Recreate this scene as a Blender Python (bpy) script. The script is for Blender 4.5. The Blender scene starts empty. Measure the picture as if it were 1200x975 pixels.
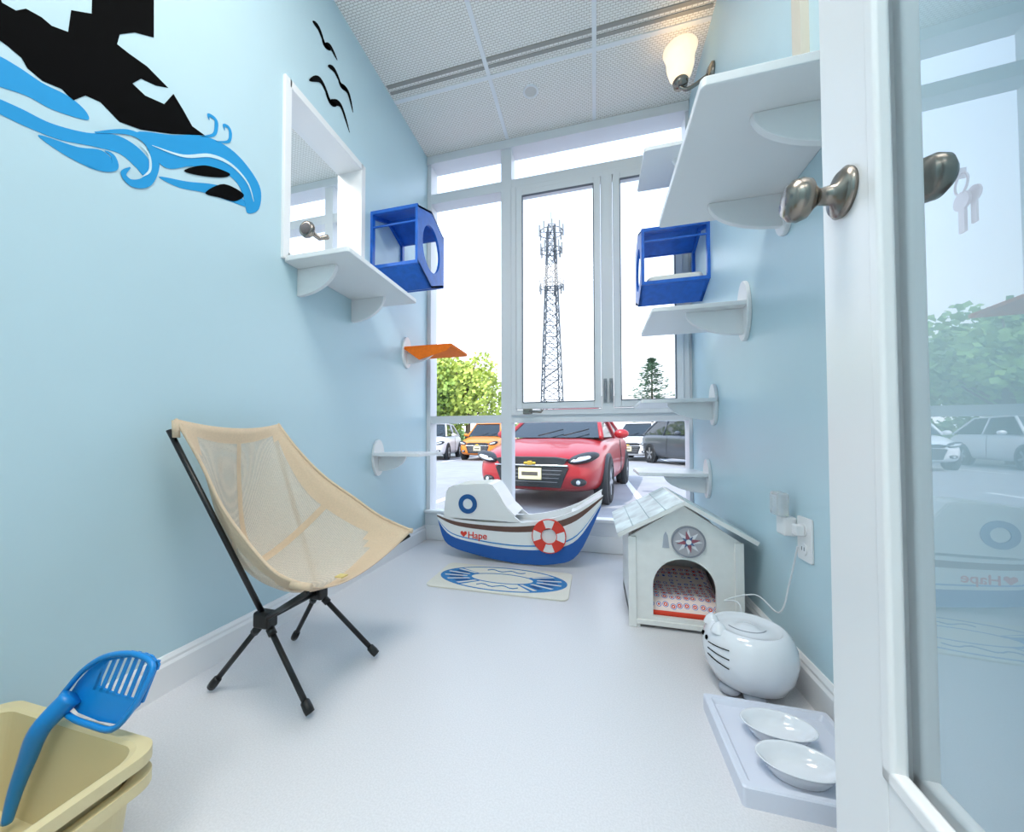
import bpy, bmesh, math, random
from mathutils import Vector, Matrix
random.seed(7)
def hexc(h,a=1):
    h=h.lstrip('#'); r=[int(h[i:i+2],16)/255 for i in (0,2,4)]
    return tuple([(x/12.92 if x<=.04045 else ((x+.055)/1.055)**2.4) for x in r]+[a])
def mat(name,col,rough=.5,metal=0,noise=0,nscale=20,bump=0,emit=None,es=0,trans=0,coat=0,spec=None):
    m=bpy.data.materials.new(name); m.use_nodes=True
    nt=m.node_tree; b=nt.nodes['Principled BSDF']
    if isinstance(col,str): col=hexc(col)
    b.inputs['Base Color'].default_value=col
    b.inputs['Roughness'].default_value=rough
    b.inputs['Metallic'].default_value=metal
    if spec is not None: b.inputs['Specular IOR Level'].default_value=spec
    if trans: b.inputs['Transmission Weight'].default_value=trans
    if coat: b.inputs['Coat Weight'].default_value=coat
    if emit:
        b.inputs['Emission Color'].default_value=hexc(emit); b.inputs['Emission Strength'].default_value=es
    tc=nt.nodes.new('ShaderNodeTexCoord'); n=nt.nodes.new('ShaderNodeTexNoise'); n.inputs['Scale'].default_value=nscale; n.inputs['Detail'].default_value=4
    nt.links.new(tc.outputs['Object'],n.inputs['Vector'])
    if noise:
        r=nt.nodes.new('ShaderNodeValToRGB')
        r.color_ramp.elements[0].position=.35; r.color_ramp.elements[1].position=.65
        r.color_ramp.elements[0].color=tuple([max(0,x*(1-noise)) for x in col[:3]]+[1])
        r.color_ramp.elements[1].color=tuple([min(1,x*(1+noise*.6)) for x in col[:3]]+[1])
        nt.links.new(n.outputs['Fac'],r.inputs['Fac']); nt.links.new(r.outputs['Color'],b.inputs['Base Color'])
    if bump:
        bp=nt.nodes.new('ShaderNodeBump'); bp.inputs['Strength'].default_value=bump; bp.inputs['Distance'].default_value=.002
        nt.links.new(n.outputs['Fac'],bp.inputs['Height']); nt.links.new(bp.outputs['Normal'],b.inputs['Normal'])
    return m
def glassmat(name,tint=(1,1,1,1),r0=.05,r1=.6):
    m=bpy.data.materials.new(name); m.use_nodes=True; nt=m.node_tree
    for n in list(nt.nodes): nt.nodes.remove(n)
    o=nt.nodes.new('ShaderNodeOutputMaterial'); mx=nt.nodes.new('ShaderNodeMixShader')
    t=nt.nodes.new('ShaderNodeBsdfTransparent'); t.inputs[0].default_value=tint
    g=nt.nodes.new('ShaderNodeBsdfGlossy'); g.inputs['Roughness'].default_value=.0
    f=nt.nodes.new('ShaderNodeLayerWeight'); f.inputs[0].default_value=.5
    pw=nt.nodes.new('ShaderNodeMath'); pw.operation='POWER'; pw.inputs[1].default_value=4
    mu=nt.nodes.new('ShaderNodeMath'); mu.operation='MULTIPLY_ADD'; mu.inputs[1].default_value=r1; mu.inputs[2].default_value=r0; mu.use_clamp=True
    nt.links.new(f.outputs['Facing'],pw.inputs[0]); nt.links.new(pw.outputs[0],mu.inputs[0]); nt.links.new(mu.outputs[0],mx.inputs[0])
    nt.links.new(t.outputs[0],mx.inputs[1]); nt.links.new(g.outputs[0],mx.inputs[2]); nt.links.new(mx.outputs[0],o.inputs[0])
    return m

class G:
    def __init__(s,name,loc=(0,0,0),rz=0,local=False):
        e=bpy.data.objects.new(name,None); e.empty_display_size=.1
        bpy.context.collection.objects.link(e); e.location=loc; e.rotation_euler=(0,0,rz)
        s.e=e; s.local=local; s.loc=Vector(loc)
def add(name,bm,m,g=None,smooth=False,bevel=0,sub=0,solid=0,recalc=True):
    if recalc: bmesh.ops.recalc_face_normals(bm,faces=bm.faces[:])
    me=bpy.data.meshes.new(name); bm.to_mesh(me); bm.free()
    o=bpy.data.objects.new(name,me); bpy.context.collection.objects.link(o)
    for x in (m if isinstance(m,list) else [m]): me.materials.append(x)
    if smooth:
        for p in me.polygons: p.use_smooth=True
    if solid:
        md=o.modifiers.new('s','SOLIDIFY'); md.thickness=solid; md.offset=0
    if bevel:
        md=o.modifiers.new('b','BEVEL'); md.width=bevel; md.segments=3; md.limit_method='ANGLE'; md.angle_limit=math.radians(40)
        for p in me.polygons: p.use_smooth=True
        md.harden_normals=True
    if sub:
        md=o.modifiers.new('u','SUBSURF'); md.levels=sub; md.render_levels=sub
    if g:
        o.parent=g.e
        if not g.local: o.matrix_parent_inverse=Matrix.Translation(g.loc).inverted()
    return o
def bx(bm,x0,x1,y0,y1,z0,z1):
    v=[bm.verts.new(p) for p in [(x0,y0,z0),(x1,y0,z0),(x1,y1,z0),(x0,y1,z0),(x0,y0,z1),(x1,y0,z1),(x1,y1,z1),(x0,y1,z1)]]
    for f in [(3,2,1,0),(4,5,6,7),(0,1,5,4),(1,2,6,5),(2,3,7,6),(3,0,4,7)]: bm.faces.new([v[i] for i in f])
def box(name,x0,x1,y0,y1,z0,z1,m,g=None,bevel=0):
    bm=bmesh.new(); bx(bm,x0,x1,y0,y1,z0,z1); return add(name,bm,m,g,bevel=bevel)
def boxes(name,L,m,g=None,bevel=0):
    bm=bmesh.new()
    for b in L: bx(bm,*b)
    return add(name,bm,m,g,bevel=bevel)
def quad(name,pts,m,g=None):
    bm=bmesh.new(); bm.faces.new([bm.verts.new(p) for p in pts]); return add(name,bm,m,g,recalc=False)
def P3(ax,a,b,t):
    return {'x':(t,a,b),'y':(a,t,b),'z':(a,b,t)}[ax]
def prism(name,poly,ax,t0,t1,m,g=None,bevel=0,smooth=False):
    bm=bmesh.new()
    A=[bm.verts.new(P3(ax,a,b,t0)) for a,b in poly]; B=[bm.verts.new(P3(ax,a,b,t1)) for a,b in poly]
    bm.faces.new(A); bm.faces.new(B[::-1]); n=len(poly)
    for i in range(n): bm.faces.new([A[i],A[(i+1)%n],B[(i+1)%n],B[i]])
    return add(name,bm,m,g,bevel=bevel,smooth=smooth)
def ringplate(name,outer,inner,ax,t0,t1,m,g=None):
    bm=bmesh.new(); n=len(outer)
    V=[[bm.verts.new(P3(ax,a,b,t)) for a,b in pl] for pl in (outer,inner) for t in (t0,t1)]
    o0,o1,i0,i1=V
    for i in range(n):
        j=(i+1)%n
        bm.faces.new([o0[i],o0[j],i0[j],i0[i]]); bm.faces.new([o1[i],i1[i],i1[j],o1[j]])
        bm.faces.new([o0[i],o1[i],o1[j],o0[j]]); bm.faces.new([i0[i],i0[j],i1[j],i1[i]])
    return add(name,bm,m,g)
def tubebm(bm,pts,r,seg=8,closed=False,cap=True):
    pts=[Vector(p) for p in pts]; n=len(pts); rings=[]
    up=Vector((0,0,1))
    for i,p in enumerate(pts):
        if closed: t=(pts[(i+1)%n]-pts[i-1])
        else: t=pts[min(i+1,n-1)]-pts[max(i-1,0)]
        t.normalize()
        if i==0:
            a=up if abs(t.dot(up))<.9 else Vector((1,0,0))
            nrm=(a-t*a.dot(t)).normalized()
        else: nrm=(nrm-t*nrm.dot(t)).normalized()
        b=t.cross(nrm); rr=r[i] if isinstance(r,(list,tuple)) else r
        rings.append([bm.verts.new(p+nrm*math.cos(2*math.pi*k/seg)*rr+b*math.sin(2*math.pi*k/seg)*rr) for k in range(seg)])
    m=n if closed else n-1
    for i in range(m):
        A=rings[i];B=rings[(i+1)%n]
        for k in range(seg): bm.faces.new([A[k],A[(k+1)%seg],B[(k+1)%seg],B[k]])
    if cap and not closed:
        bm.faces.new(rings[0][::-1]); bm.faces.new(rings[-1])
def tube(name,pts,r,m,g=None,seg=10,closed=False):
    bm=bmesh.new(); tubebm(bm,pts,r,seg,closed); return add(name,bm,m,g,smooth=True)
def lathe(name,prof,M,m,g=None,seg=40,sx=1,sy=1,smooth=True):
    bm=bmesh.new(); R=[]
    for r,z in prof:
        if r<1e-6: R.append([bm.verts.new(M@Vector((0,0,z)))])
        else: R.append([bm.verts.new(M@Vector((r*sx*math.cos(2*math.pi*k/seg),r*sy*math.sin(2*math.pi*k/seg),z))) for k in range(seg)])
    for A,B in zip(R[:-1],R[1:]):
        for k in range(seg):
            j=(k+1)%seg
            if len(A)==1 and len(B)==1: continue
            if len(A)==1: bm.faces.new([A[0],B[j],B[k]])
            elif len(B)==1: bm.faces.new([A[k],A[j],B[0]])
            else: bm.faces.new([A[k],A[j],B[j],B[k]])
    return add(name,bm,m,g,smooth=smooth)
def T(x,y,z): return Matrix.Translation((x,y,z))
RX=lambda a:Matrix.Rotation(math.radians(a),4,'X')
RY=lambda a:Matrix.Rotation(math.radians(a),4,'Y')
RZ=lambda a:Matrix.Rotation(math.radians(a),4,'Z')
def ell(name,c,rad,m,g=None,M=None):
    bm=bmesh.new(); bmesh.ops.create_uvsphere(bm,u_segments=20,v_segments=12,radius=1)
    S=Matrix.Diagonal((rad[0],rad[1],rad[2],1))
    bmesh.ops.transform(bm,matrix=T(*c)@(M or Matrix())@S,verts=bm.verts); return add(name,bm,m,g,smooth=True)
def circ(cx,cy,r,n=40,ry=None,a0=0,a1=360):
    ry=ry or r
    full=abs(a1-a0)>=360
    k=n if full else n+1
    return [(cx+r*math.cos(math.radians(a0+(a1-a0)*i/n)),cy+ry*math.sin(math.radians(a0+(a1-a0)*i/n))) for i in range(k)]
def rrect(x0,x1,y0,y1,r,n=8):
    o=[]
    for cx,cy,a in ((x1-r,y1-r,0),(x0+r,y1-r,90),(x0+r,y0+r,180),(x1-r,y0+r,270)):
        for i in range(n+1):
            t=math.radians(a+90*i/n); o.append((cx+r*math.cos(t),cy+r*math.sin(t)))
    return o
def catmull(P,closed=False,k=6):
    n=len(P); out=[]
    rng=range(n) if closed else range(n-1)
    for i in rng:
        p=[Vector(P[(i+j)%n] if closed else P[min(max(i+j,0),n-1)]) for j in (-1,0,1,2)]
        for q in range(k):
            t=q/k
            out.append(tuple(.5*((2*p[1])+(-p[0]+p[2])*t+(2*p[0]-5*p[1]+4*p[2]-p[3])*t*t+(-p[0]+3*p[1]-3*p[2]+p[3])*t**3)))
    if not closed: out.append(tuple(P[-1]))
    return out

# ---------- materials ----------
WALL=mat('wall_paint_blue','#c4dee7',.36,noise=.015,nscale=3,bump=.05)
WHITE=mat('white_paint','#f0f0f1',.35)
TRIM=mat('trim_white','#f1f1f2',.3)
ALU=mat('window_frame_white','#e2e4e7',.4)
FLOOR=mat('vinyl_floor','#e0dfe2',.33,noise=.06,nscale=260,bump=.1)
CEIL=bpy.data.materials.new('mesh_ceiling'); CEIL.use_nodes=True
nt=CEIL.node_tree; b=nt.nodes['Principled BSDF']; b.inputs['Roughness'].default_value=.6
tc=nt.nodes.new('ShaderNodeTexCoord'); br=nt.nodes.new('ShaderNodeTexBrick')
br.inputs['Scale'].default_value=1; br.inputs['Brick Width'].default_value=.024; br.inputs['Row Height'].default_value=.012; br.inputs['Mortar Size'].default_value=.0015
br.inputs['Color1'].default_value=hexc('#fdf9f3'); br.inputs['Color2'].default_value=hexc('#faf6ef'); br.inputs['Mortar'].default_value=hexc('#c8c0b6')
nt.links.new(tc.outputs['Object'],br.inputs['Vector']); nt.links.new(br.outputs['Color'],b.inputs['Base Color'])
BLACK=mat('black_metal','#101113',.4); BLACKV=mat('black_vinyl','#070708',.9,spec=.08)
BLUEV=mat('blue_vinyl','#2b9ad6',.6,spec=.2)
BLUE=mat('blue_painted_wood','#1c66c8',.35,noise=.12,nscale=30)
ORANGE=mat('orange_fabric','#ff7a12',.8,noise=.1,nscale=60)
NICKEL=mat('brushed_nickel','#8f8880',.25,1)
DARK=mat('dark_plastic','#202226',.5)
GREY=mat('grey_metal','#9a9da1',.4,.6)
PANE=glassmat('window_glass',r0=.03,r1=.5)
DOORG=glassmat('door_glass',tint=(.94,.98,1,1),r0=.2,r1=1.2)

X0,X1,YE,ZC=-1.158,.56,2.49,2.745
XN=-3.0; YB=-1.6; YD=-.30
# ---------- room shell ----------
boxes('floor',[(XN-.1,X1+.13,YB-.1,YE+.12,-.2,0)],FLOOR)
boxes('ceiling',[(XN-.1,X1+.13,YB-.1,YE+.12,ZC,ZC+.15)],CEIL)
oy0,oy1,oz0,oz1=1.18,1.665,1.42,2.10
boxes('wall_left',[(X0-.13,X0,YB,oy0,0,ZC),(X0-.13,X0,oy1,YE,0,ZC),(X0-.13,X0,oy0,oy1,0,oz0),(X0-.13,X0,oy0,oy1,oz1,ZC)],WALL)
box('wall_right',X1,X1+.13,YB,YE+.1,0,ZC,WALL)
box('wall_neighbour',XN-.1,XN,YB,YE,0,ZC,WALL)
box('wall_back',XN,X1,YB-.1,YB,0,ZC,WALL)
boxes('wall_doorway',[(X0,-.64,YD-.1,YD,0,ZC),(.33,X1,YD-.1,YD,0,ZC),(-.64,.33,YD-.1,YD,2.1,ZC)],WALL)
boxes('trim_doorway',[(-.68,-.62,YD-.11,YD+.012,0,2.12),(.315,.37,YD-.11,YD+.012,0,2.12),(-.68,.37,YD-.11,YD+.012,2.08,2.15)],TRIM,bevel=.004)
def baseb(name,x,sgn,y0,y1):
    prof=[(x,0),(x+sgn*.016,0),(x+sgn*.016,.075),(x+sgn*.011,.083),(x+sgn*.011,.09),(x+sgn*.005,.1),(x,.1)]
    bm=bmesh.new(); A=[bm.verts.new((a,y0,z)) for a,z in prof]; B=[bm.verts.new((a,y1,z)) for a,z in prof]
    bm.faces.new(A); bm.faces.new(B[::-1]); n=len(prof)
    for i in range(n): bm.faces.new([A[i],A[(i+1)%n],B[(i+1)%n],B[i]])
    add(name,bm,TRIM)
baseb('baseboard_left',X0,1,YD,YE-.06); baseb('baseboard_right',X1,-1,YD,YE-.06)
w=G('window_1',(X0,1.43,1.75))
f=.022
boxes('casing',[(X0-.135,X0+.012,oy0-f,oy0+.012,oz0-f,oz1+f),(X0-.135,X0+.012,oy1-.012,oy1+f,oz0-f,oz1+f),(X0-.135,X0+.012,oy0,oy1,oz1-.012,oz1+f),(X0-.135,X0+.012,oy0,oy1,oz0-f,oz0+.012)],TRIM,w,bevel=.003)
quad('pane',[(X0-.11,oy0,oz0),(X0-.11,oy1,oz0),(X0-.11,oy1,oz1),(X0-.11,oy0,oz1)],PANE,w)
L=[]
for x in (-.56,.01): L.append((x-.011,x+.011,YD,YE-.05,ZC-.006,ZC-.0005))
for y in (.75,1.35,1.99): L.append((X0+.002,X1-.002,y-.011,y+.011,ZC-.007,ZC-.0005))
boxes('ceiling_grid_bars',L,TRIM)
boxes('air_slot_diffuser',[(X0+.01,X1-.01,1.885,1.903,ZC-.004,ZC-.0005),(X0+.01,X1-.01,1.925,1.943,ZC-.004,ZC-.0005)],mat('slot_dark','#a39e97',.6))
g=G('ceiling_speaker',(-.35,2.14,ZC))
lathe('rim',[(.045,0),(.045,-.006),(.036,-.008),(.034,-.002)],T(-.35,2.14,ZC),TRIM,g)
lathe('grille',[(.034,-.003),(0,-.003)],T(-.35,2.14,ZC),mat('speaker_grille','#d8d5d0',.6),g)

# ---------- end glazing ----------
def glazing(name,xa,xb,xm):
    g=G(name,((xa+xb)/2,YE,0)); F=[]
    ya,yb=YE-.03,YE+.08
    F+=[(xa+.001,xb-.001,ya-.02,yb+.01,.001,.19),(xa+.001,xb-.001,ya-.012,yb+.01,ZC-.06,ZC-.001)]
    F+=[(xa+.001,xa+.03,ya,yb,.185,ZC-.055),(xb-.02,xb-.001,ya,yb,.185,ZC-.055),(xm-.036,xm+.036,ya,yb,.185,ZC-.055)]
    F+=[(xa+.002,xb-.002,ya+.004,yb-.004,2.40,2.47),(xa+.002,xb-.002,ya+.004,yb-.004,.815,.865)]
    for i,b_ in enumerate(F): boxes('mullion_%d'%i,[b_],ALU,g)
    boxes('sill_cap',[(xa+.001,xb-.001,ya-.035,ya,.185,.205)],TRIM,g,bevel=.004)
    boxes('sill_base',[(xa+.001,xb-.001,ya-.035,ya-.018,0.001,.1)],TRIM,g,bevel=.003)
    quad('panes',[(xa,YE+.03,.19),(xb,YE+.03,.19),(xb,YE+.03,ZC-.04),(xa,YE+.03,ZC-.04)],PANE,g)
    return g
g=glazing('window_2',X0,X1,-.572)
def sash(nm,x0,x1,z0,z1,y,wd,g):
    boxes(nm,[(x0,x0+wd,y,y+.05,z0,z1),(x1-wd,x1,y,y+.05,z0,z1),(x0+wd,x1-wd,y,y+.05,z0,z0+wd),(x0+wd,x1-wd,y,y+.05,z1-wd,z1)],ALU,g,bevel=.004)
sash('operable_frame',-.536,.545,.86,2.405,YE-.045,.035,g)
boxes('centre_post',[(.045,.115,YE-.045,YE+.02,.89,2.375)],ALU,g,bevel=.004)
sash('casement_sash_a',-.498,.042,.9,2.365,YE-.06,.042,g)
sash('casement_sash_b',.118,.51,.9,2.365,YE-.06,.042,g)
GASK=mat('gasket','#6a7078',.6)
for x0,x1 in ((-.456,.0),(.16,.468)):
    boxes('gasket',[(x0-.003,x0+.003,YE-.063,YE-.05,.942,2.323),(x1-.003,x1+.003,YE-.063,YE-.05,.942,2.323),(x0,x1,YE-.063,YE-.05,.939,.945),(x0,x1,YE-.063,YE-.05,2.32,2.326)],GASK,g)
for i,x in enumerate((.065,.1)):
    box('latch_plate_%d'%i,x-.01,x+.01,YE-.055,YE-.045,.93,1.08,GREY,g,.002)
    tube('latch_lever_%d'%i,[(x,YE-.06,1.06),(x,YE-.075,1.03),(x,YE-.08,.95)],.006,GREY,g)
tube('crank',[(-.42,YE-.06,.885),(-.40,YE-.09,.88),(-.33,YE-.095,.875),(-.32,YE-.1,.89)],.007,NICKEL,g)
box('crank_base',-.45,-.39,YE-.085,YE-.06,.865,.9,NICKEL,g,.004)
glazing('window_3',XN,X0-.13,-2.0)

# ---------- mural (vinyl decal, coordinates in mm on the wall: along-wall, height) ----------
def P(s):
    v=[float(q)/1000 for q in s.split()]
    return list(zip(v[::2],v[1::2]))
mu=G('ship_and_waves_wall_mural',(X0,.75,1.6))
def dec(nm,s,m,g,k=1,sm=True,lift=0):
    pts=P(s)
    if sm: pts=catmull(pts,True,6)
    prism(nm,pts,'x',X0+.0002+lift,X0+.0012+lift,m,g)
def ribbon(nm,s,wmax,m,g,taper=True,lift=0):
    pts=catmull(P(s),False,8); n=len(pts); bm=bmesh.new(); A=[];B=[]
    for i,p in enumerate(pts):
        a=Vector(pts[max(i-1,0)]); b_=Vector(pts[min(i+1,n-1)]); t=(b_-a).normalized(); nn=Vector((-t.y,t.x))
        w_=wmax*(math.sin(math.pi*min(.98,max(.02,(i/(n-1)))))**.7 if taper else (1-.8*i/(n-1)))*.5
        q=Vector(p); A.append(q+nn*w_); B.append(q-nn*w_)
    VA=[bm.verts.new((X0+.0014+lift,a.x,a.y)) for a in A]; VB=[bm.verts.new((X0+.0014+lift,a.x,a.y)) for a in B]
    for i in range(n-1): bm.faces.new([VA[i],VA[i+1],VB[i+1],VB[i]])
    add(nm,bm,m,g,solid=.0008)
dec('ship_silhouette','450 1589 469 1594 483 1614 506 1621 522 1619 549 1634 553 1690 589 1722 589 1767 589 1900 717 1916 719 1801 676 1769 644 1730 639 1699 663 1700 705 1706 757 1695 726 1673 692 1660 673 1629 702 1623 748 1640 771 1690 799 1665 824 1639 862 1641 767 1570 694 1523 648 1506 610 1523 582 1515 560 1483 541 1493 511 1483 488 1489 479 1503 461 1508 400 1513 340 1560 345 1600 380 1590 400 1640 430 1640',BLACKV,mu,sm=False)
dec('wave_upper','439 1473 473 1479 511 1478 550 1486 579 1480 589 1463 568 1449 525 1433 487 1429 440 1411 380 1400 370 1440',BLUEV,mu)
dec('wave_middle','441 1387 481 1395 526 1401 584 1427 640 1466 686 1471 716 1451 707 1405 683 1416 650 1425 600 1405 540 1375 488 1363 441 1357 380 1340 380 1372',BLUEV,mu)
dec('wave_leaf','507 1360 534 1349 577 1347 614 1356 636 1394 613 1406 569 1381',BLUEV,mu)
ribbon('wave_curl','600 1440 667 1494 709 1498 728 1460 711 1396 678 1367 658 1378 672 1405',.022,BLUEV,mu,lift=.0006)
dec('wave_right','685 1509 767 1567 862 1638 947 1662 1017 1645 1063 1602 1057 1527 1013 1486 1000 1522 973 1564 913 1566 826 1518 768 1469 736 1466 721 1490',BLUEV,mu,lift=.0006)
dec('wave_tail','739 1427 815 1464 892 1507 964 1532 1013 1509 950 1488 866 1463 792 1431',BLUEV,mu)
WL_=mat('pale_vinyl','#cfe8f1',.5)
ribbon('wave_highlight_a','720 1500 800 1530 880 1590 950 1610 1010 1590 1035 1540',.010,WL_,mu,lift=.0014)
ribbon('wave_highlight_b','690 1480 712 1470 716 1430 700 1400',.006,WL_,mu,lift=.0014)
dec('hull_patch_a','803 1489 864 1548 942 1578 925 1552 852 1507',BLACKV,mu,lift=.001)
dec('hull_patch_b','866 1463 925 1530 996 1541 965 1498 915 1478',BLACKV,mu,lift=.001)
ribbon('spray_a','850 1628 889 1665 897 1700 893 1718 872 1714 874 1700',.012,BLUEV,mu)
ribbon('spray_b','895 1648 937 1680 945 1712 938 1728 922 1722 925 1708',.011,BLUEV,mu)
ribbon('spray_c','590 1352 617 1362 640 1385 636 1408 620 1410',.014,BLUEV,mu)
for s in ('1308 2495 1345 2505 1382 2472 1396 2478 1425 2500 1469 2485','1406 2395 1450 2418 1500 2392 1520 2402 1556 2400 1590 2338','1293 2222 1360 2285 1425 2245 1445 2262 1500 2290 1565 2215'):
    v=P(s); bgp=G('seagull_wall_decal',(X0,v[2][0],v[2][1]))
    ribbon('left_wing',' '.join('%d %d'%(a*1000,b_*1000) for a,b_ in v[:3]),.024,BLACKV,bgp)
    ribbon('right_wing',' '.join('%d %d'%(a*1000,b_*1000) for a,b_ in v[2:]),.025,BLACKV,bgp)
    ribbon('body','%d %d %d %d %d %d'%(v[1][0]*1000+30,v[1][1]*1000-15,v[2][0]*1000,v[2][1]*1000,v[3][0]*1000+25,v[3][1]*1000+8),.024,BLACKV,bgp)

# ---------- shelves ----------
def wallshelf(name,side,ya,yb,z,depth,m=WHITE,t=.018,r=.085,brackets=None,disc=True):
    xw=X0 if side<0 else X1; s=1 if side<0 else -1
    g=G(name,(xw,(ya+yb)/2,z))
    xs=sorted((xw,xw+s*depth))
    prism('board',rrect(xs[0],xs[1],ya,yb,.012),'z',z,z+t,m,g,bevel=.003)
    for i,yc in enumerate(brackets or (ya+.05,)):
        q=[(xw,z)]+[(xw+s*depth*.62*math.cos(a),z-r*math.sin(a)) for a in [math.pi/2*k/12 for k in range(13)]]
        prism('gusset_%d'%i,q,'y',yc-.009,yc+.009,WHITE,g,bevel=.002)
        if disc:
            prism('wall_disc_%d'%i,circ(yc,z-.01,.055,32,ry=r+.015),'x',*sorted((xw,xw+s*.015)),WHITE,g,bevel=.003)
    return g
wallshelf('cat_wall_shelf',-1,1.17,1.72,1.39,.293,brackets=(1.25,1.6),r=.11,disc=False,t=.02)
wallshelf('cat_wall_shelf',-1,1.77,2.08,.61,.285,brackets=(1.83,))
g=wallshelf('orange_covered_wall_shelf',-1,2.1,2.4,1.262,.33,m=ORANGE,brackets=(2.15,))
bm=bmesh.new()
pts=[(X0+.02,2.095,1.262),(X0+.33,2.095,1.262),(X0+.30,2.095,1.235),(X0+.12,2.095,1.19)]
bm.faces.new([bm.verts.new(p) for p in pts]); add('hanging_cloth',bm,ORANGE,g,solid=.004)
wallshelf('cat_wall_shelf',1,1.58,1.95,1.20,.34,brackets=(1.63,),r=.1)
wallshelf('cat_wall_shelf',1,1.97,2.32,.878,.34,brackets=(2.03,))
wallshelf('cat_wall_shelf',1,2.10,2.42,.51,.34,brackets=(2.15,))
wallshelf('cat_wall_shelf',1,.86,1.41,1.44,.34,brackets=(.97,1.31),r=.1,t=.022)
wallshelf('cat_wall_shelf',1,1.76,2.05,1.98,.34,brackets=(1.85,),r=.08,disc=False)
box('trim_1',X1-.02,X1,1.17,1.215,1.6,ZC,mat('beige_trim','#d8cfbf',.5))

# ---------- hexagon boxes ----------
def hexbox(name,side,ya,yb,z0,z1,depth,cush=False):
    xw=X0 if side<0 else X1; s=1 if side<0 else -1
    g=G(name,(xw,(ya+yb)/2,z0)); yc=(ya+yb)/2; zc=(z0+z1)/2; hw=(yb-ya)/2; hh=(z1-z0)/2
    def hexp(k): return [(yc+k*hw*a,zc+k*hh*b) for a,b in ((0,1),(-1,.70),(-1,-.66),(0,-1),(1,-.66),(1,.70))]
    def dens(P,n):
        o=[]
        for i in range(6):
            for j in range(n): o.append((P[i][0]+(P[(i+1)%6][0]-P[i][0])*j/n,P[i][1]+(P[(i+1)%6][1]-P[i][1])*j/n))
        return o
    H=dens(hexp(1),6); C=[(yc+.66*min(hw,hh)*(a-yc)/math.hypot(a-yc,b-zc),zc+.66*min(hw,hh)*1.1*(b-zc)/math.hypot(a-yc,b-zc)) for a,b in H]
    xf=xw+s*depth
    ringplate('front_panel',H,C,'x',*sorted((xf-s*.014,xf)),BLUE,g)
    ringplate('back_frame',H,dens(hexp(.86),6),'x',*sorted((xw,xw+s*.014)),BLUE,g)
    V=hexp(1); Vi=hexp(.95)
    for nm,(i,j) in dict(floor_l=(2,3),floor_r=(3,4),roof_r=(5,0),roof_l=(0,1)).items():
        prism(nm,[V[i],V[j],Vi[j],Vi[i]],'x',*sorted((xw,xf)),BLUE,g)
    for i in (1,2,4,5):
        y,z=V[i]; y+= (.006 if y<yc else -.006)
        xs=sorted((xw,xf)); box('rail_%d'%i,xs[0],xs[1],y-.007,y+.007,z-.009,z+.009,BLUE,g,.002)
    if cush:
        prism('cushion',rrect(min(xw,xf)+.03,max(xw,xf)-.02,yc-.14,yc+.14,.04),'z',z0+hh*.3,z0+hh*.3+.05,mat('cushion_white','#f2efe8',.9),g,bevel=.014)
    yy=ya+.010
    for z in ((zc+.42*hh,) if cush else (zc+.35*hh,)):
        box('guard_rail',min(xw,xf),max(xw,xf),yy-.004,yy+.004,z-.004,z+.004,BLUE,g)
hexbox('hexagon_cat_perch',-1,1.75,2.10,1.55,1.985,.28)
hexbox('hexagon_cat_perch',1,2.07,2.38,1.44,1.85,.32,True)

# ---------- sconce ----------
sy=2.0; sx=.42
g=G('wall_sconce_lamp',(X1,sy,2.45))
lathe('backplate',[(0,0),(.05,0),(.05,.01),(.03,.022),(0,.024)],T(X1,sy,2.47)@RY(-90),NICKEL,g)
tube('arm',catmull([(X1-.02,sy,2.47),(X1-.07,sy,2.44),(sx+.03,sy,2.425),(sx,sy,2.44),(sx,sy,2.46)]),.009,NICKEL,g)
lathe('cup',[(0,2.44),(.03,2.445),(.036,2.47),(.03,2.48)],T(sx,sy,0),NICKEL,g)
SH=mat('frosted_shade','#fff3df',.4,emit='#ffe6bf',es=.75)
lathe('shade',[(.028,2.475),(.05,2.50),(.062,2.545),(.064,2.585),(.078,2.63),(.073,2.63),(.059,2.585),(.045,2.50),(.02,2.48)],T(sx,sy,0),SH,g)
ell('bulb',(sx,sy,2.55),(.022,.022,.035),mat('bulb','#ffffff',.5,emit='#ffd9a0',es=6),g)

# ---------- door ----------
d=G('door_1',(.271,-.249,0),-math.radians(3),True)
th=.034
def rails(nm,x0,x1,ins,m,bev):
    boxes(nm,[(x0,x1,.78-ins,.89,.012,2.05),(x0,x1,0,.11+ins,.012,2.05),(x0,x1,.11+ins,.78-ins,.012,.325+ins),(x0,x1,.11+ins,.78-ins,1.93-ins,2.05)],m,d,bev)
rails('stiles_and_rails',0,th,0,TRIM,.002)
for nm,x0,x1 in (('moulding_in',-.004,.012),('moulding_out',th-.012,th+.004)):
    y0,y1,z0,z1=.105,.785,.32,1.935
    boxes(nm,[(x0,x1,y1-.02,y1,z0,z1),(x0,x1,y0,y0+.02,z0,z1),(x0,x1,y0,y1,z0,z0+.02),(x0,x1,y0,y1,z1-.02,z1)],TRIM,d,.005)
quad('glass',[(.017,.10,.32),(.017,.785,.32),(.017,.785,1.94),(.017,.10,1.94)],DOORG,d)
kp=[(0,-.0),(.030,0),(.031,.004),(.026,.009),(.013,.013),(.010,.028),(.014,.033),(.024,.040),(.027,.049),(.025,.059),(.017,.066),(0,.068)]
kz=1.02; ky=.835
lathe('knob_in',kp,T(0,ky,kz)@RY(-90),NICKEL,d)
lathe('knob_out',kp,T(th,ky,kz)@RY(90),NICKEL,d)
kx=th+.066
boxes('key_in_lock',[(kx-.004,kx+.016,ky-.0015,ky+.0015,kz-.006,kz+.006)],GREY,d)
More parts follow.
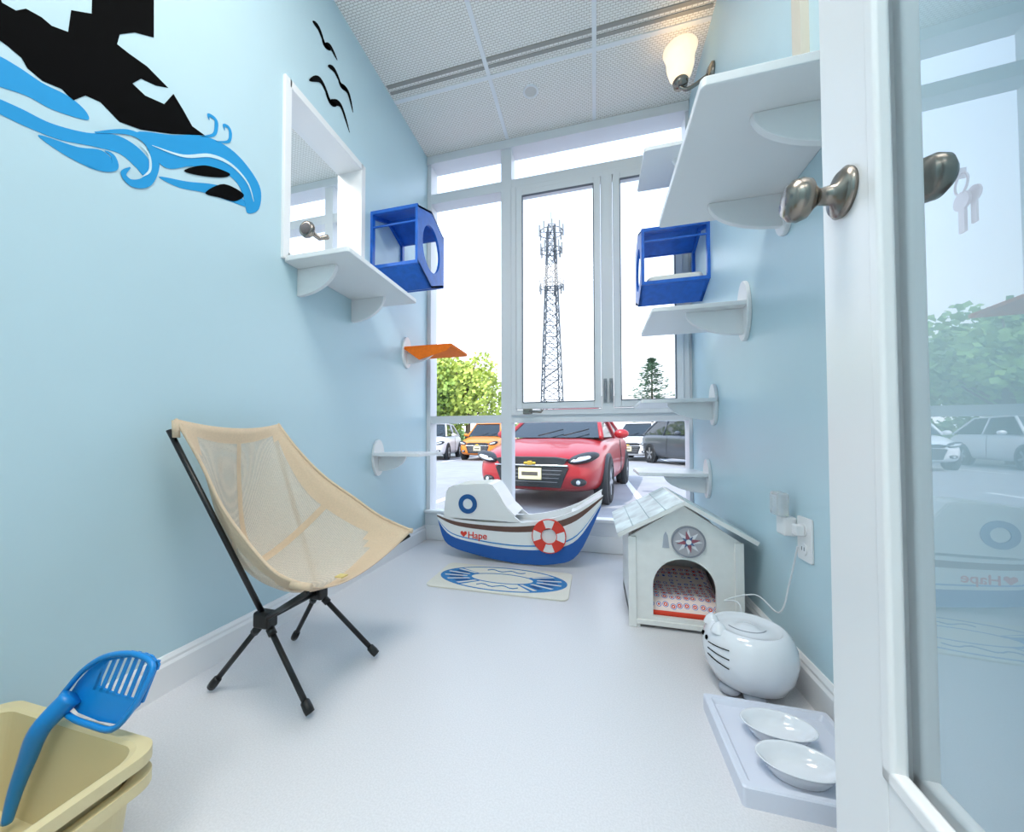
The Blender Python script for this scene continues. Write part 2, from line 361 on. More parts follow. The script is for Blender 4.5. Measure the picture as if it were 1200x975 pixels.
tube('key_ring',[(kx+.012+.002*math.sin(a),ky+.012*math.sin(a),kz-.013+.012*math.cos(a)) for a in [2*math.pi*i/20 for i in range(20)]],.0012,GREY,d,6,True)
prism('hanging_key_head',circ(ky,kz-.034,.011,20),'x',kx+.011,kx+.014,GREY,d)
box('hanging_key_blade',kx+.011,kx+.014,ky-.004,ky+.004,kz-.072,kz-.043,GREY,d)
prism('hanging_key_head_b',circ(ky-.01,kz-.032,.010,20),'x',kx+.015,kx+.017,GREY,d)
box('hanging_key_blade_b',kx+.015,kx+.017,ky-.014,ky-.007,kz-.066,kz-.040,GREY,d)
for z in (.25,1.05,1.85): tube('hinge_%d'%int(z*100),[(-.004,-.006,z-.05),(-.004,-.006,z+.05)],.006,NICKEL,d)

# ---------- chair ----------
c=G('folding_camp_chair',(-.86,.935,0))
FAB=mat('beige_fabric','#d8c0a4',.85,noise=.05,nscale=200)
MESH=bpy.data.materials.new('beige_mesh_fabric'); MESH.use_nodes=True; nt=MESH.node_tree
b=nt.nodes['Principled BSDF']; b.inputs['Base Color'].default_value=hexc('#e3d7c6'); b.inputs['Roughness'].default_value=.8
o=nt.nodes['Material Output']; mx=nt.nodes.new('ShaderNodeMixShader'); tr=nt.nodes.new('ShaderNodeBsdfTransparent')
tc=nt.nodes.new('ShaderNodeTexCoord'); vo=nt.nodes.new('ShaderNodeTexVoronoi'); vo.inputs['Scale'].default_value=330; vo.inputs['Randomness'].default_value=.2
mp=nt.nodes.new('ShaderNodeMapRange'); mp.inputs[1].default_value=.2; mp.inputs[2].default_value=.5; mp.inputs[3].default_value=.25; mp.inputs[4].default_value=.72
nt.links.new(tc.outputs['Object'],vo.inputs['Vector']); nt.links.new(vo.outputs['Distance'],mp.inputs[0]); nt.links.new(mp.outputs[0],mx.inputs[0])
nt.links.new(tr.outputs[0],mx.inputs[1]); nt.links.new(b.outputs[0],mx.inputs[2]); nt.links.new(mx.outputs[0],o.inputs[0])
near=[(-1.085,.745,.755),(-1.035,.775,.64),(-.975,.79,.52),(-.88,.79,.425),(-.76,.76,.37),(-.625,.72,.365)]
mid =[(-1.068,.91,.735),(-1.075,.92,.55),(-1.045,.92,.385),(-.95,.93,.295),(-.80,.94,.27),(-.65,.945,.315)]
far =[(-1.085,1.085,.755),(-1.0,1.085,.665),(-.905,1.10,.575),(-.80,1.125,.50),(-.71,1.15,.435),(-.61,1.185,.385)]
N=[catmull(a,k=6) for a in (near,mid,far)]
rows=len(N[0]); cols=24; bm=bmesh.new(); V=[]
for i in range(rows):
    p0,p1,p2=[Vector(a[i]) for a in N]; r=[]
    for j in range(cols+1):
        t=j/cols
        r.append(bm.verts.new(p0*(1-t)*(1-2*t)+p1*4*t*(1-t)+p2*t*(2*t-1)))
    V.append(r)
for i in range(rows-1):
    for j in range(cols):
        f=bm.faces.new([V[i][j],V[i][j+1],V[i+1][j+1],V[i+1][j]])
        edge=j<2 or j>=cols-2 or i<2 or i>=rows-5 or i==15 or (j==12 and i<15)
        corner=(i<8 and (j<4-i/2 or j>=cols-4+i/2)) or (i>rows-11 and (j<(i-(rows-11))*.9 or j>=cols-(i-(rows-11))*.9))
        f.material_index=0 if edge or corner else 1
add('fabric_seat',bm,[FAB,MESH],c,smooth=True,solid=.003)
for nm,E in (('near',near),('far',far)):
    tube('hem_'+nm,catmull(E,k=6),.0045,FAB,c,8)
hn=(-.88,.845,.205); hf=(-.865,1.03,.21)
tube('hub_bar',[hn,hf],.009,BLACK,c)
for nm,h,bt,ft,fa,fb in (('near',hn,near[0],near[-1],(-1.033,.815,.012),(-.694,.805,.012)),('far',hf,far[0],far[-1],(-1.01,1.09,.012),(-.68,1.08,.012))):
    boxes('hub_'+nm,[(h[0]-.028,h[0]+.028,h[1]-.018,h[1]+.018,h[2]-.022,h[2]+.022)],BLACK,c,.008)
    tube('back_pole_'+nm,[h,(bt[0]-.014,bt[1]-.006,bt[2]-.03)],.0075,BLACK,c)
    tube('front_pole_'+nm,[h,(ft[0]-.01,ft[1],ft[2]-.015)],.0075,BLACK,c)
    tube('leg_back_'+nm,[h,fa],.0075,BLACK,c); tube('leg_front_'+nm,[h,fb],.0075,BLACK,c)
    for k,q in (('b',fa),('f',fb)):
        v=(Vector(h)-Vector(q)).normalized(); a=Vector(q)
        tube('foot_%s_%s'%(k,nm),[a,a+v*.012,a+v*.03,a+v*.034],[.011,.012,.011,.008],BLACK,c,12)
        tube('collar_%s_%s'%(k,nm),[Vector(h)-v*.03,Vector(h)-v*.05],.011,BLACK,c,12)
    tube('pocket_'+nm,[Vector(bt)-Vector((-.004,0,.05)),Vector(bt)-Vector((0,0,.004))],.009,FAB,c,10)
    tube('pocket_front_'+nm,[Vector(ft)-Vector((.05,0,.0)),Vector(ft)],.009,FAB,c,10)
boxes('woven_label',[(-.70,-.675,.90,.925,.316,.319)],mat('label_yellow','#dcc882',.6),c)

# ---------- litter box ----------
l=G('litter_box',(-.885,.2,0))
BEI=mat('beige_plastic','#dbcb9e',.4)
def tub(nm,x0,x1,y0,y1,z0,z1,m,tap=.03,t=.004,rim=.014):
    bm=bmesh.new(); lv=[]
    for ins,z in ((tap,z0),(tap*.3,z1-.02),(0,z1-.018),(-rim,z1-.018),(-rim,z1),(0,z1),(t+.002,z1-.003),(tap+t,z0+t)):
        lv.append([bm.verts.new((a,b_,z)) for a,b_ in rrect(x0+ins,x1-ins,y0+ins,y1-ins,.035)])
    n=len(lv[0])
    for A,B in zip(lv[:-1],lv[1:]):
        for k in range(n): bm.faces.new([A[k],A[(k+1)%n],B[(k+1)%n],B[k]])
    bm.faces.new(lv[0]); bm.faces.new(lv[-1])
    return add(nm,bm,m,l,smooth=False)
tub('lower_pan',-1.07,-.702,-.05,.45,0,.165,BEI,tap=.016)
tub('upper_pan',-1.07,-.702,-.05,.45,.045,.202,BEI,tap=.026)
HOLE=mat('sieve_holes','#8a7a50',.7)
L=[]
for i in range(13):
    for j in range(22):
        x=-1.02+i*.021; y=.0+j*.018
        L.append((x,x+.014,y,y+.006,.0492,.0502))
boxes('sieve_slots',L,HOLE,l)
quad('paper_label',[(-.7145,.16,.02),(-.7145,.30,.02),(-.7085,.30,.12),(-.7085,.16,.12)],WHITE,l)
sc=G('litter_scoop',(-.945,.405,.06))
SB=mat('blue_plastic','#1389d6',.3)
hp=catmull([(-.942,.400,.066),(-.935,.405,.11),(-.922,.412,.16),(-.905,.420,.212),(-.885,.448,.25)])
tube('handle',hp,[.007+.010*i/(len(hp)-1) for i in range(len(hp))],SB,sc,12)
def bl(x,z,dy=0): return (x,.458+(z-.24)*.35+dy,z)
def bprism(nm,poly,t=.003,dy=0):
    bm=bmesh.new(); A=[bm.verts.new(bl(a,b_,dy)) for a,b_ in poly]; B=[bm.verts.new(bl(a,b_,dy+t)) for a,b_ in poly]
    bm.faces.new(A); bm.faces.new(B[::-1]); n=len(poly)
    for i in range(n): bm.faces.new([A[i],A[(i+1)%n],B[(i+1)%n],B[i]])
    add(nm,bm,SB,sc)
outl=[(-.915,.235),(-.905,.262),(-.885,.288),(-.85,.310),(-.80,.322),(-.755,.322),(-.73,.312),(-.732,.285),(-.745,.25),(-.77,.222),(-.82,.219),(-.875,.222)]
bprism('blade_solid',[(-.915,.235),(-.905,.262),(-.885,.288),(-.862,.304),(-.85,.262),(-.80,.258),(-.742,.258),(-.745,.25),(-.77,.222),(-.82,.219),(-.875,.222)])
for i in range(8):
    x=-.862+i*.0168; zt=[.306,.312,.317,.32,.321,.321,.319,.315][i]
    bprism('tine_%d'%i,[(x,.256),(x+.007,.256),(x+.012,zt),(x+.005,zt)])
bprism('tip_edge',[(-.87,.298),(-.85,.308),(-.80,.320),(-.755,.320),(-.73,.310),(-.73,.302),(-.757,.312),(-.80,.312),(-.846,.301),(-.862,.292)])
tube('blade_wall',[bl(x,z,-.01) for x,z in catmull(outl,True,4)],.005,SB,sc,6,True)
# ---------- boat ----------
bo=G('toy_boat_rocker',(-.42,2.22,0))
BW=mat('boat_white','#f4f4f3',.3); NAVY=mat('boat_navy','#1f5cab',.35); BRN=mat('boat_brown','#6b4b40',.4); RED=mat('boat_red','#e8402e',.4)
yf,yk=2.08,2.34
sheer=catmull([(-.91,.255),(-.78,.232),(-.6,.225),(-.42,.232),(-.25,.262),(-.1,.318),(.04,.405)],k=5)
bot=catmull([(-.895,.20),(-.84,.085),(-.66,.035),(-.42,.008),(-.22,.02),(-.09,.085),(.025,.33)],k=5)
n=len(sheer)
def strip(nm,a,b_,m,y0,y1):
    bm=bmesh.new(); 
    up=[(sheer[i][0]+(bot[i][0]-sheer[i][0])*a,sheer[i][1]+(bot[i][1]-sheer[i][1])*a) for i in range(n)]
    lo=[(sheer[i][0]+(bot[i][0]-sheer[i][0])*b_,sheer[i][1]+(bot[i][1]-sheer[i][1])*b_) for i in range(n)]
    R=[[bm.verts.new((x,y,z)) for x,z in Q] for Q in (up,lo) for y in (y0,y1)]
    u0,u1,l0,l1=R
    for i in range(n-1):
        bm.faces.new([u0[i],u0[i+1],l0[i+1],l0[i]]); bm.faces.new([u1[i],l1[i],l1[i+1],u1[i+1]])
        bm.faces.new([u0[i],u1[i],u1[i+1],u0[i+1]]); bm.faces.new([l0[i],l0[i+1],l1[i+1],l1[i]])
    bm.faces.new([u0[0],l0[0],l1[0],u1[0]]); bm.faces.new([u0[-1],u1[-1],l1[-1],l0[-1]])
    add(nm,bm,m,bo)
LB=mat('boat_lightblue','#3f8fd0',.4)
for k,y0,y1,o in (('front',yf,yf+.018,-1),('back',yk-.018,yk,1)):
    strip('hull_'+k,0,1,BW,y0,y1)
    ya=y0-.0015 if o<0 else y1; yb=y0 if o<0 else y1+.0015
    strip('brown_stripe_'+k,.09,.23,BRN,ya,yb); strip('pin_stripe_'+k,.55,.58,LB,ya,yb)
    strip('navy_band_'+k,.66,1,NAVY,ya,yb)
    cab=[(-.865,.24),(-.85,.385),(-.835,.41),(-.80,.425),(-.60,.44),(-.575,.435),(-.54,.39),(-.49,.31),(-.44,.265),(-.40,.235)]
    prism('cabin_'+k,cab,'y',y0+.001,y1-.001,BW,bo)
bm=bmesh.new()
cp=cab[:-1]
for (a,b_),(e,f_) in zip(cp[:-1],cp[1:]):
    bm.faces.new([bm.verts.new(p) for p in ((a,yf+.01,b_),(e,yf+.01,f_),(e,yk-.01,f_),(a,yk-.01,b_))])
bmesh.ops.remove_doubles(bm,verts=bm.verts[:],dist=.0005)
add('cabin_cover',bm,BW,bo,solid=.012)
boxes('seat_board',[(-.42,-.12,yf+.018,yk-.018,.19,.205),(-.86,-.42,yf+.018,yk-.018,.19,.205),(-.13,-.115,yf+.018,yk-.018,.2,.29)],BW,bo)
prism('bow_board',[(-.115,.29),(-.115,.275),(.02,.365),(.035,.395)],'y',yf+.018,yk-.018,BW,bo)
ringplate('porthole_ring',circ(-.715,.325,.056),circ(-.715,.325,.030),'y',yf-.004,yf+.001,mat('porthole_blue','#1f5c9c',.4),bo)
ringplate('life_ring',circ(-.245,.172,.088),circ(-.245,.172,.045),'y',yf-.014,yf-.001,BW,bo)
for i in range(4):
    a0=45+90*i-24; 
    Q=circ(-.245,.172,.0885,8,a0=a0,a1=a0+48)+circ(-.245,.172,.0445,8,a0=a0+48,a1=a0)
    prism('life_ring_band_%d'%i,Q,'y',yf-.0155,yf-.001,RED,bo)
ringplate('life_ring_edge',circ(-.245,.172,.093),circ(-.245,.172,.086),'y',yf-.012,yf-.001,RED,bo)
ringplate('life_ring_inner_edge',circ(-.245,.172,.047),circ(-.245,.172,.041),'y',yf-.012,yf-.001,RED,bo)
cu=bpy.data.curves.new('lettering','FONT'); cu.body='Hape'; cu.size=.055; cu.extrude=.0006; cu.offset=.0006
o=bpy.data.objects.new('lettering',cu); bpy.context.collection.objects.link(o); o.location=(-.715,yf-.002,.128); o.rotation_euler=(math.radians(90),0,0); cu.materials.append(RED)
o.parent=bo.e; o.matrix_parent_inverse=Matrix.Translation(bo.loc).inverted()
prism('heart',[(-.74,.133),(-.76,.152),(-.758,.164),(-.748,.167),(-.74,.159),(-.732,.167),(-.722,.164),(-.72,.152)],'y',yf-.0015,yf,RED,bo)

# ---------- mat ----------
mt=G('life_ring_floor_mat',(-.45,1.83,0))
prism('pad',rrect(-.79,-.115,1.66,2.0,.035),'z',0,.008,mat('mat_cream','#e9e5d8',.9,noise=.03,nscale=150),mt,bevel=.003)
MB=mat('mat_blue','#3b83bf',.9,noise=.15,nscale=90); MN=mat('mat_navy','#27518a',.9); MC=mat('mat_cream_print','#e9e5d8',.9)
zc=.0083
def flat(nm,Q,m,g,z=zc,t=.0008): return prism(nm,Q,'z',z,z+t,m,g)
cx,cy=-.45,1.83
ringplate('ring_outer_line',circ(cx,cy,.320,60,ry=.155),circ(cx,cy,.310,60,ry=.146),'z',zc,zc+.0008,MB,mt)
ringplate('ring_inner_line',circ(cx,cy,.165,60,ry=.065),circ(cx,cy,.156,60,ry=.058),'z',zc,zc+.0008,MB,mt)
for i,(a0,a1) in enumerate(((-58,40),(140,235))):
    m_=14; bm=bmesh.new(); A=[];B=[]
    for k in range(m_+1):
        a=math.radians(a0+(a1-a0)*k/m_)
        A.append(bm.verts.new((cx+.311*math.cos(a),cy+.148*math.sin(a),zc+.0006))); B.append(bm.verts.new((cx+.163*math.cos(a),cy+.064*math.sin(a),zc+.0006)))
    for k in range(m_): bm.faces.new([A[k],A[k+1],B[k+1],B[k]])
    add('ring_band_%d'%i,bm,MB,mt,solid=.0006)
    for k in range(9):
        am=a0+6+k*(a1-a0-12)/8
        if k%2==0:
            Q=circ(cx,cy,.297,3,ry=.140,a0=am-2,a1=am+2)+circ(cx,cy,.178,3,ry=.074,a0=am+3,a1=am-3)
            flat('band_line_%d_%d'%(i,k),Q,MC,mt,z=zc+.0012)
        else:
            Q=circ(cx,cy,.275,3,ry=.128,a0=am-4,a1=am+2)+circ(cx,cy,.205,3,ry=.088,a0=am+6,a1=am-3)
            flat('band_letter_%d_%d'%(i,k),Q,MN,mt,z=zc+.0012)
for i,s in enumerate((-1,1)):
    pts=[(cx+.02*k,cy+s*.10+.012*math.sin(k*1.3),zc+.001) for k in range(-5,6)]
    tube('rope_%d'%i,pts,.0022,MB,mt,6)

# ---------- cat house ----------
h=G('cat_house',(.31,1.72,0))
HW=mat('house_white','#eeeeeb',.5,noise=.02,nscale=40)
hx0,hx1,hy0,hy1=.125,.495,1.52,1.90; ap=(.31,.458)
def arch(x0,x1,z0,z1,n=16):
    r=(x1-x0)/2; cx=(x0+x1)/2
    return [(x0,z0)]+[(cx-r*math.cos(math.pi*i/n),z1-r+r*math.sin(math.pi*i/n)) for i in range(n+1)]+[(x1,z0)]
ar=arch(.205,.415,.045,.262)
outer=[(hx0,.02),(hx0,.335),ap,(hx1,.335),(hx1,.02)]
pol=outer+[(.3101,.02),(.3101,.045)]+ar[::-1]+[(.3099,.045),(.3099,.02)]
prism('front_wall',pol,'y',hy0,hy0+.014,HW,h)
prism('back_wall',outer,'y',hy1-.014,hy1,HW,h)
boxes('side_walls',[(hx0,hx0+.014,hy0+.014,hy1-.014,.02,.33),(hx1-.014,hx1,hy0+.014,hy1-.014,.02,.33),(hx0,hx1,hy0+.014,hy1-.014,.02,.04)],HW,h)
boxes('legs',[(x,x+.035,y,y+.035,0,.03) for x in (hx0,hx1-.035) for y in (hy0,hy1-.035)],HW,h)
boxes('corner_posts',[(hx0-.006,hx0+.022,hy0-.008,hy0+.004,.0,.335),(hx1-.022,hx1+.006,hy0-.008,hy0+.004,0,.335),(hx0,hx1,hy0-.006,hy0+.002,.012,.03)],HW,h,.002)
RT=mat('roof_print','#d3e2e2',.3,noise=.35,nscale=11)
for nm,(ax_,az),(bx_,bz) in (('roof_left',(.31,.462),(.085,.335)),('roof_right',(.31,.462),(.535,.335))):
    v=Vector((bx_-ax_,bz-az)).normalized(); nn=Vector((-v.y,v.x)); nn=nn if nn.y>0 else -nn
    prism(nm,[(ax_,az),(bx_,bz),(bx_+nn.x*.014,bz+nn.y*.014),(ax_,az+.016)],'y',hy0-.03,hy1+.025,HW,h)
    prism(nm+'_print',[(ax_+nn.x*.0142,az+nn.y*.0145),(bx_+nn.x*.0142,bz+nn.y*.0142),(bx_+nn.x*.0155,bz+nn.y*.0155),(ax_+nn.x*.0155,az+nn.y*.0158)],'y',hy0-.028,hy1+.023,RT,h)
    for k in range(1,4):
        q0=(ax_+(bx_-ax_)*k/4,az+(bz-az)*k/4)
        tube('%s_seam_%d'%(nm,k),[(q0[0]+nn.x*.0156,hy0-.028,q0[1]+nn.y*.0156),(q0[0]+nn.x*.0156,hy1+.023,q0[1]+nn.y*.0156)],.0015,mat('roof_seam_%s%d'%(nm,k),'#a9bcc0',.5),h,6)
GR=mat('compass_grey','#b4b2b8',.6); 
SGX,SGZ=.325,.328
prism('round_sign',circ(SGX,SGZ,.055),'y',hy0-.006,hy0,GR,h)
ringplate('sign_rim',circ(SGX,SGZ,.057),circ(SGX,SGZ,.051),'y',hy0-.008,hy0,mat('sign_rim_grey','#8d9099',.6),h)
def starp(r1,r2,n,ph): return [(SGX+(r1 if i%2==0 else r2)*math.cos(math.pi*i/n+ph),SGZ+(r1 if i%2==0 else r2)*math.sin(math.pi*i/n+ph)) for i in range(2*n)]
prism('compass_points',starp(.046,.020,8,.0),'y',hy0-.0072,hy0-.006,mat('compass_white','#e6e6ea',.6),h)
prism('compass_star',starp(.040,.012,4,.2),'y',hy0-.0085,hy0-.0072,mat('compass_red','#9c5a68',.6),h)
prism('compass_star_b',starp(.026,.009,4,.98),'y',hy0-.0095,hy0-.0085,mat('compass_slate','#5b6f94',.6),h)
prism('compass_hub',circ(SGX,SGZ,.009),'y',hy0-.0105,hy0-.0095,mat('compass_hub_white','#f0f0f0',.6),h)
prism('lighthouse_decal',[(.238,.30),(.262,.30),(.257,.345),(.25,.36),(.243,.345)],'y',hy0-.002,hy0,mat('decal_grey','#b3b9c4',.6),h)
CU=bpy.data.materials.new('nautical_cushion'); CU.use_nodes=True; nt=CU.node_tree; b=nt.nodes['Principled BSDF']; b.inputs['Roughness'].default_value=.9
tc=nt.nodes.new('ShaderNodeTexCoord'); vo=nt.nodes.new('ShaderNodeTexVoronoi'); vo.inputs['Scale'].default_value=40; vo.inputs['Randomness'].default_value=.25
rp=nt.nodes.new('ShaderNodeValToRGB'); rp.color_ramp.interpolation='CONSTANT'
rp.color_ramp.elements[0].color=hexc('#ffe9e2'); rp.color_ramp.elements[1].position=.42; rp.color_ramp.elements[1].color=hexc('#ffe9e2')
e=rp.color_ramp.elements.new(.12); e.color=hexc('#e8452f')
e=rp.color_ramp.elements.new(.26); e.color=hexc('#ffe9e2')
e=rp.color_ramp.elements.new(.35); e.color=hexc('#3f6fd0')
nt.links.new(tc.outputs['Object'],vo.inputs['Vector']); nt.links.new(vo.outputs['Distance'],rp.inputs['Fac']); nt.links.new(rp.outputs[0],b.inputs['Base Color'])
prism('cushion_pad',rrect(hx0+.02,hx1-.02,hy0+.018,hy1-.02,.03),'z',.041,.060,mat('cushion_red','#e84a32',.8),h,bevel=.005)
bm=bmesh.new(); bmesh.ops.create_grid(bm,x_segments=14,y_segments=18,size=.5)
for v in bm.verts:
    x,y=v.co.x,v.co.y; ex=max(0,min(1,(.5-abs(x))*9)); ey=max(0,min(1,(.5-abs(y))*7))
    v.co=((hx0+hx1)/2+x*.32,hy0+.19+y*.335,.060+.045*(ex*ey)**.5+.10*max(0,y+.1)**1.3)
add('cushion_cover',bm,CU,h,smooth=True)

# ---------- fountain ----------
fx,fy=.415,1.235
w=G('cat_water_fountain',(fx,fy,0)); GW=mat('gloss_white','#eceef3',.12,coat=.5)
lathe('body',[(0,.012),(.065,.012),(.09,.028),(.108,.062),(.1145,.10),(.112,.132),(.103,.156),(.092,.170),(.085,.174),(.079,.171),(.074,.165),(.05,.164),(.03,.166),(.022,.171),(.012,.174),(0,.175)],T(fx,fy,0),GW,w,64)
PG=mat('paw_grey','#a9acb6',.4)
for i,a in enumerate((215,262,20,70)):
    x=fx+.074*math.cos(math.radians(a)); y=fy+.074*math.sin(math.radians(a)); ell('paw_%d'%i,(x,y,.0135),(.027,.027,.0135),PG,w)
for i,z in enumerate((.128,.112,.096)):
    Q=[]
    for k in range(9):
        a=math.radians(196+k*4.2); rr=(.1133,.1147,.1150)[i]
        Q.append((fx+rr*math.cos(a),fy+rr*math.sin(a),z+.008*(1-i)*(k/8)))
    tube('whisker_%d'%i,Q,.0015,BLACKV,w,6)
tube('lid_seam',[(fx+.05*math.cos(math.radians(a)),fy+.02+.05*math.sin(math.radians(a)),.1665) for a in range(200,340,14)],.0014,PG,w,6)
for i,a in enumerate((176,190)): ell('eye_%d'%i,(fx+.112*math.cos(math.radians(a)),fy+.112*math.sin(math.radians(a)),.134),(.004,.006,.007),BLACKV,w)
for i,a in enumerate((165,202)):
    x=fx+.088*math.cos(math.radians(a)); y=fy+.088*math.sin(math.radians(a))
    lathe('ear_%d'%i,[(.022,.160),(.014,.178),(0,.189)],T(x,y,0),GW,w,16)
CORD=mat('clear_cord','#e6e8ea',.3)
tube('power_cord',catmull([(fx+.02,fy+.11,.06),(fx+.03,fy+.15,.17),(fx+.0,fy+.2,.16),(fx+.08,fy+.17,.2),(.52,fy+.07,.19),(.545,1.30,.28),(.545,1.25,.40)]),.0024,CORD,w,6)

# ---------- tray & bowls ----------
t=G('feeding_tray',(.4,.985,0)); TW=mat('tray_white','#dde1ee',.3)
bm=bmesh.new(); lv=[]
x0,x1,y0,y1=.268,.538,.835,1.112
for ins,z in ((0,.0),(0,.036),(.003,.039),(.014,.039),(.018,.034),(.022,.028)):
    lv.append([bm.verts.new((a,b_,z)) for a,b_ in rrect(x0+ins,x1-ins,y0+ins,y1-ins,.006,4)])
n4=len(lv[0])
for A,B in zip(lv[:-1],lv[1:]):
    for k in range(n4): bm.faces.new([A[k],A[(k+1)%n4],B[(k+1)%n4],B[k]])
bm.faces.new(lv[0]); bm.faces.new(lv[-1]); add('tray',bm,TW,t)
for (x,y) in ((.392,1.0),(.387,.90)):
    q=G('cat_food_bowl',(x,y,.0281))
    lathe('dish',[(0,0),(.046,0),(.05,.004),(.062,.020),(.070,.031),(.074,.033),(.073,.0345),(.068,.032),(.060,.022),(.048,.009),(.03,.006),(0,.006)],T(x,y,.0281),GW,q,48,sy=.66)

# ---------- outlet ----------
q=G('wall_outlet',(X1,1.235,.427))
prism('plate',rrect(1.198,1.272,.365,.485,.006,4),'x',X1-.006,X1,TRIM,q,bevel=.002)
for i,z in enumerate((.398,.45)): prism('socket_%d'%i,circ(1.235,z,.017,24),'x',X1-.009,X1-.006,WHITE,q)
boxes('slots',[(X1-.0095,X1-.009,1.228+k*.012,1.230+k*.012,.394,.404) for k in (0,1)],DARK,q)
boxes('plug',[(X1-.03,X1-.009,1.222,1.248,.435,.465)],WHITE,q,.004)
q=G('plug_in_night_light',(X1,1.31,.5))
CL=mat('clear_plastic','#f4f6f8',.1,trans=.7)
boxes('lens',[(X1-.05,X1-.02,1.275,1.335,.475,.545)],CL,q,.008); boxes('base',[(X1-.035,X1-.0,1.28,1.33,.42,.475)],WHITE,q,.006)

# ---------- neighbour room intercom ----------
q=G('round_wall_intercom',(-1.29,1.55,1.70))
lathe('speaker',[(0,0),(.036,0),(.041,.010),(.037,.024),(.028,.026)],T(-1.34,1.51,1.72)@RX(90),NICKEL,q)
lathe('speaker_face',[(.030,.0255),(0,.028)],T(-1.34,1.51,1.72)@RX(90),DARK,q)
tube('stem',[(-1.34,1.51,1.72),(-1.34,1.58,1.72),(-1.29,1.58,1.72)],.012,NICKEL,q)

# ---------- added fill lights (unseen, brighten the interior) ----------
def area(nm,loc,sx,sy,en,col=(1,.955,.90)):
    fx_=G(nm,loc)
    box('fill_housing',loc[0]-sx/2-.02,loc[0]+sx/2+.02,loc[1]-sy/2-.02,loc[1]+sy/2+.02,loc[2]+.004,loc[2]+.03,TRIM,fx_)  # invented frame around the added fill lamp
    ld=bpy.data.lights.new(nm+'_lamp','AREA'); ld.shape='RECTANGLE'; ld.size=sx; ld.size_y=sy; ld.energy=en; ld.color=col
    o=bpy.data.objects.new('fill_lamp',ld); bpy.context.collection.objects.link(o); o.location=loc
    o.parent=fx_.e; o.matrix_parent_inverse=Matrix.Translation(loc).inverted()
area('added_fill_light',(-.3,.45,ZC-.035),.9,.6,23)  # added out of view to brighten the room
area('added_fill_light',(-.3,-.95,ZC-.035),.9,.6,27)  # added fill from the hall behind the camera
area('added_fill_light',(-2.1,.8,ZC-.035),.9,.6,30)  # added, unseen; brightens the neighbour room

# ---------- exterior ----------
ASP=mat('asphalt','#9b9c9f',.9,noise=.08,nscale=3)
pk=G('parking_lot_ground',(0,60,-.2))
box('asphalt',-80,80,YE+.13,140,-.3,-.2,ASP,pk)
box('sidewalk',-30,30,YE+.13,3.5,-.2,-.12,mat('concrete','#c9c7c2',.9,noise=.05,nscale=5),pk)
WL=mat('line_paint','#f0f0ee',.8)
boxes('parking_lines',[(x-.05,x+.05,4.3,9,-.2,-.197) for x in (-7.7,-4.9,-2.2,.65,3.4,6.2)]+[(x-.05,x+.05,14,19,-.2,-.197) for x in (-14,-11.2,-8.4,-5.9,-3.3,-.5,2.9,5.6)],WL,pk)
TY=mat('tyre','#18191b',.8); RIM=mat('alloy','#b8bbc0',.3,.8); CG=mat('car_glass','#20282e',.05); HL=mat('headlight','#d5dbe0',.08,coat=1); CH=mat('chrome','#d5d8dc',.15,1)
EM=mat('emblem_gold','#d8b24a',.3,.7); PL=mat('plate','#efe4b4',.5); PI=mat('plate_ink','#54504a',.6); SEAM=mat('panel_gap','#15161a',.7)
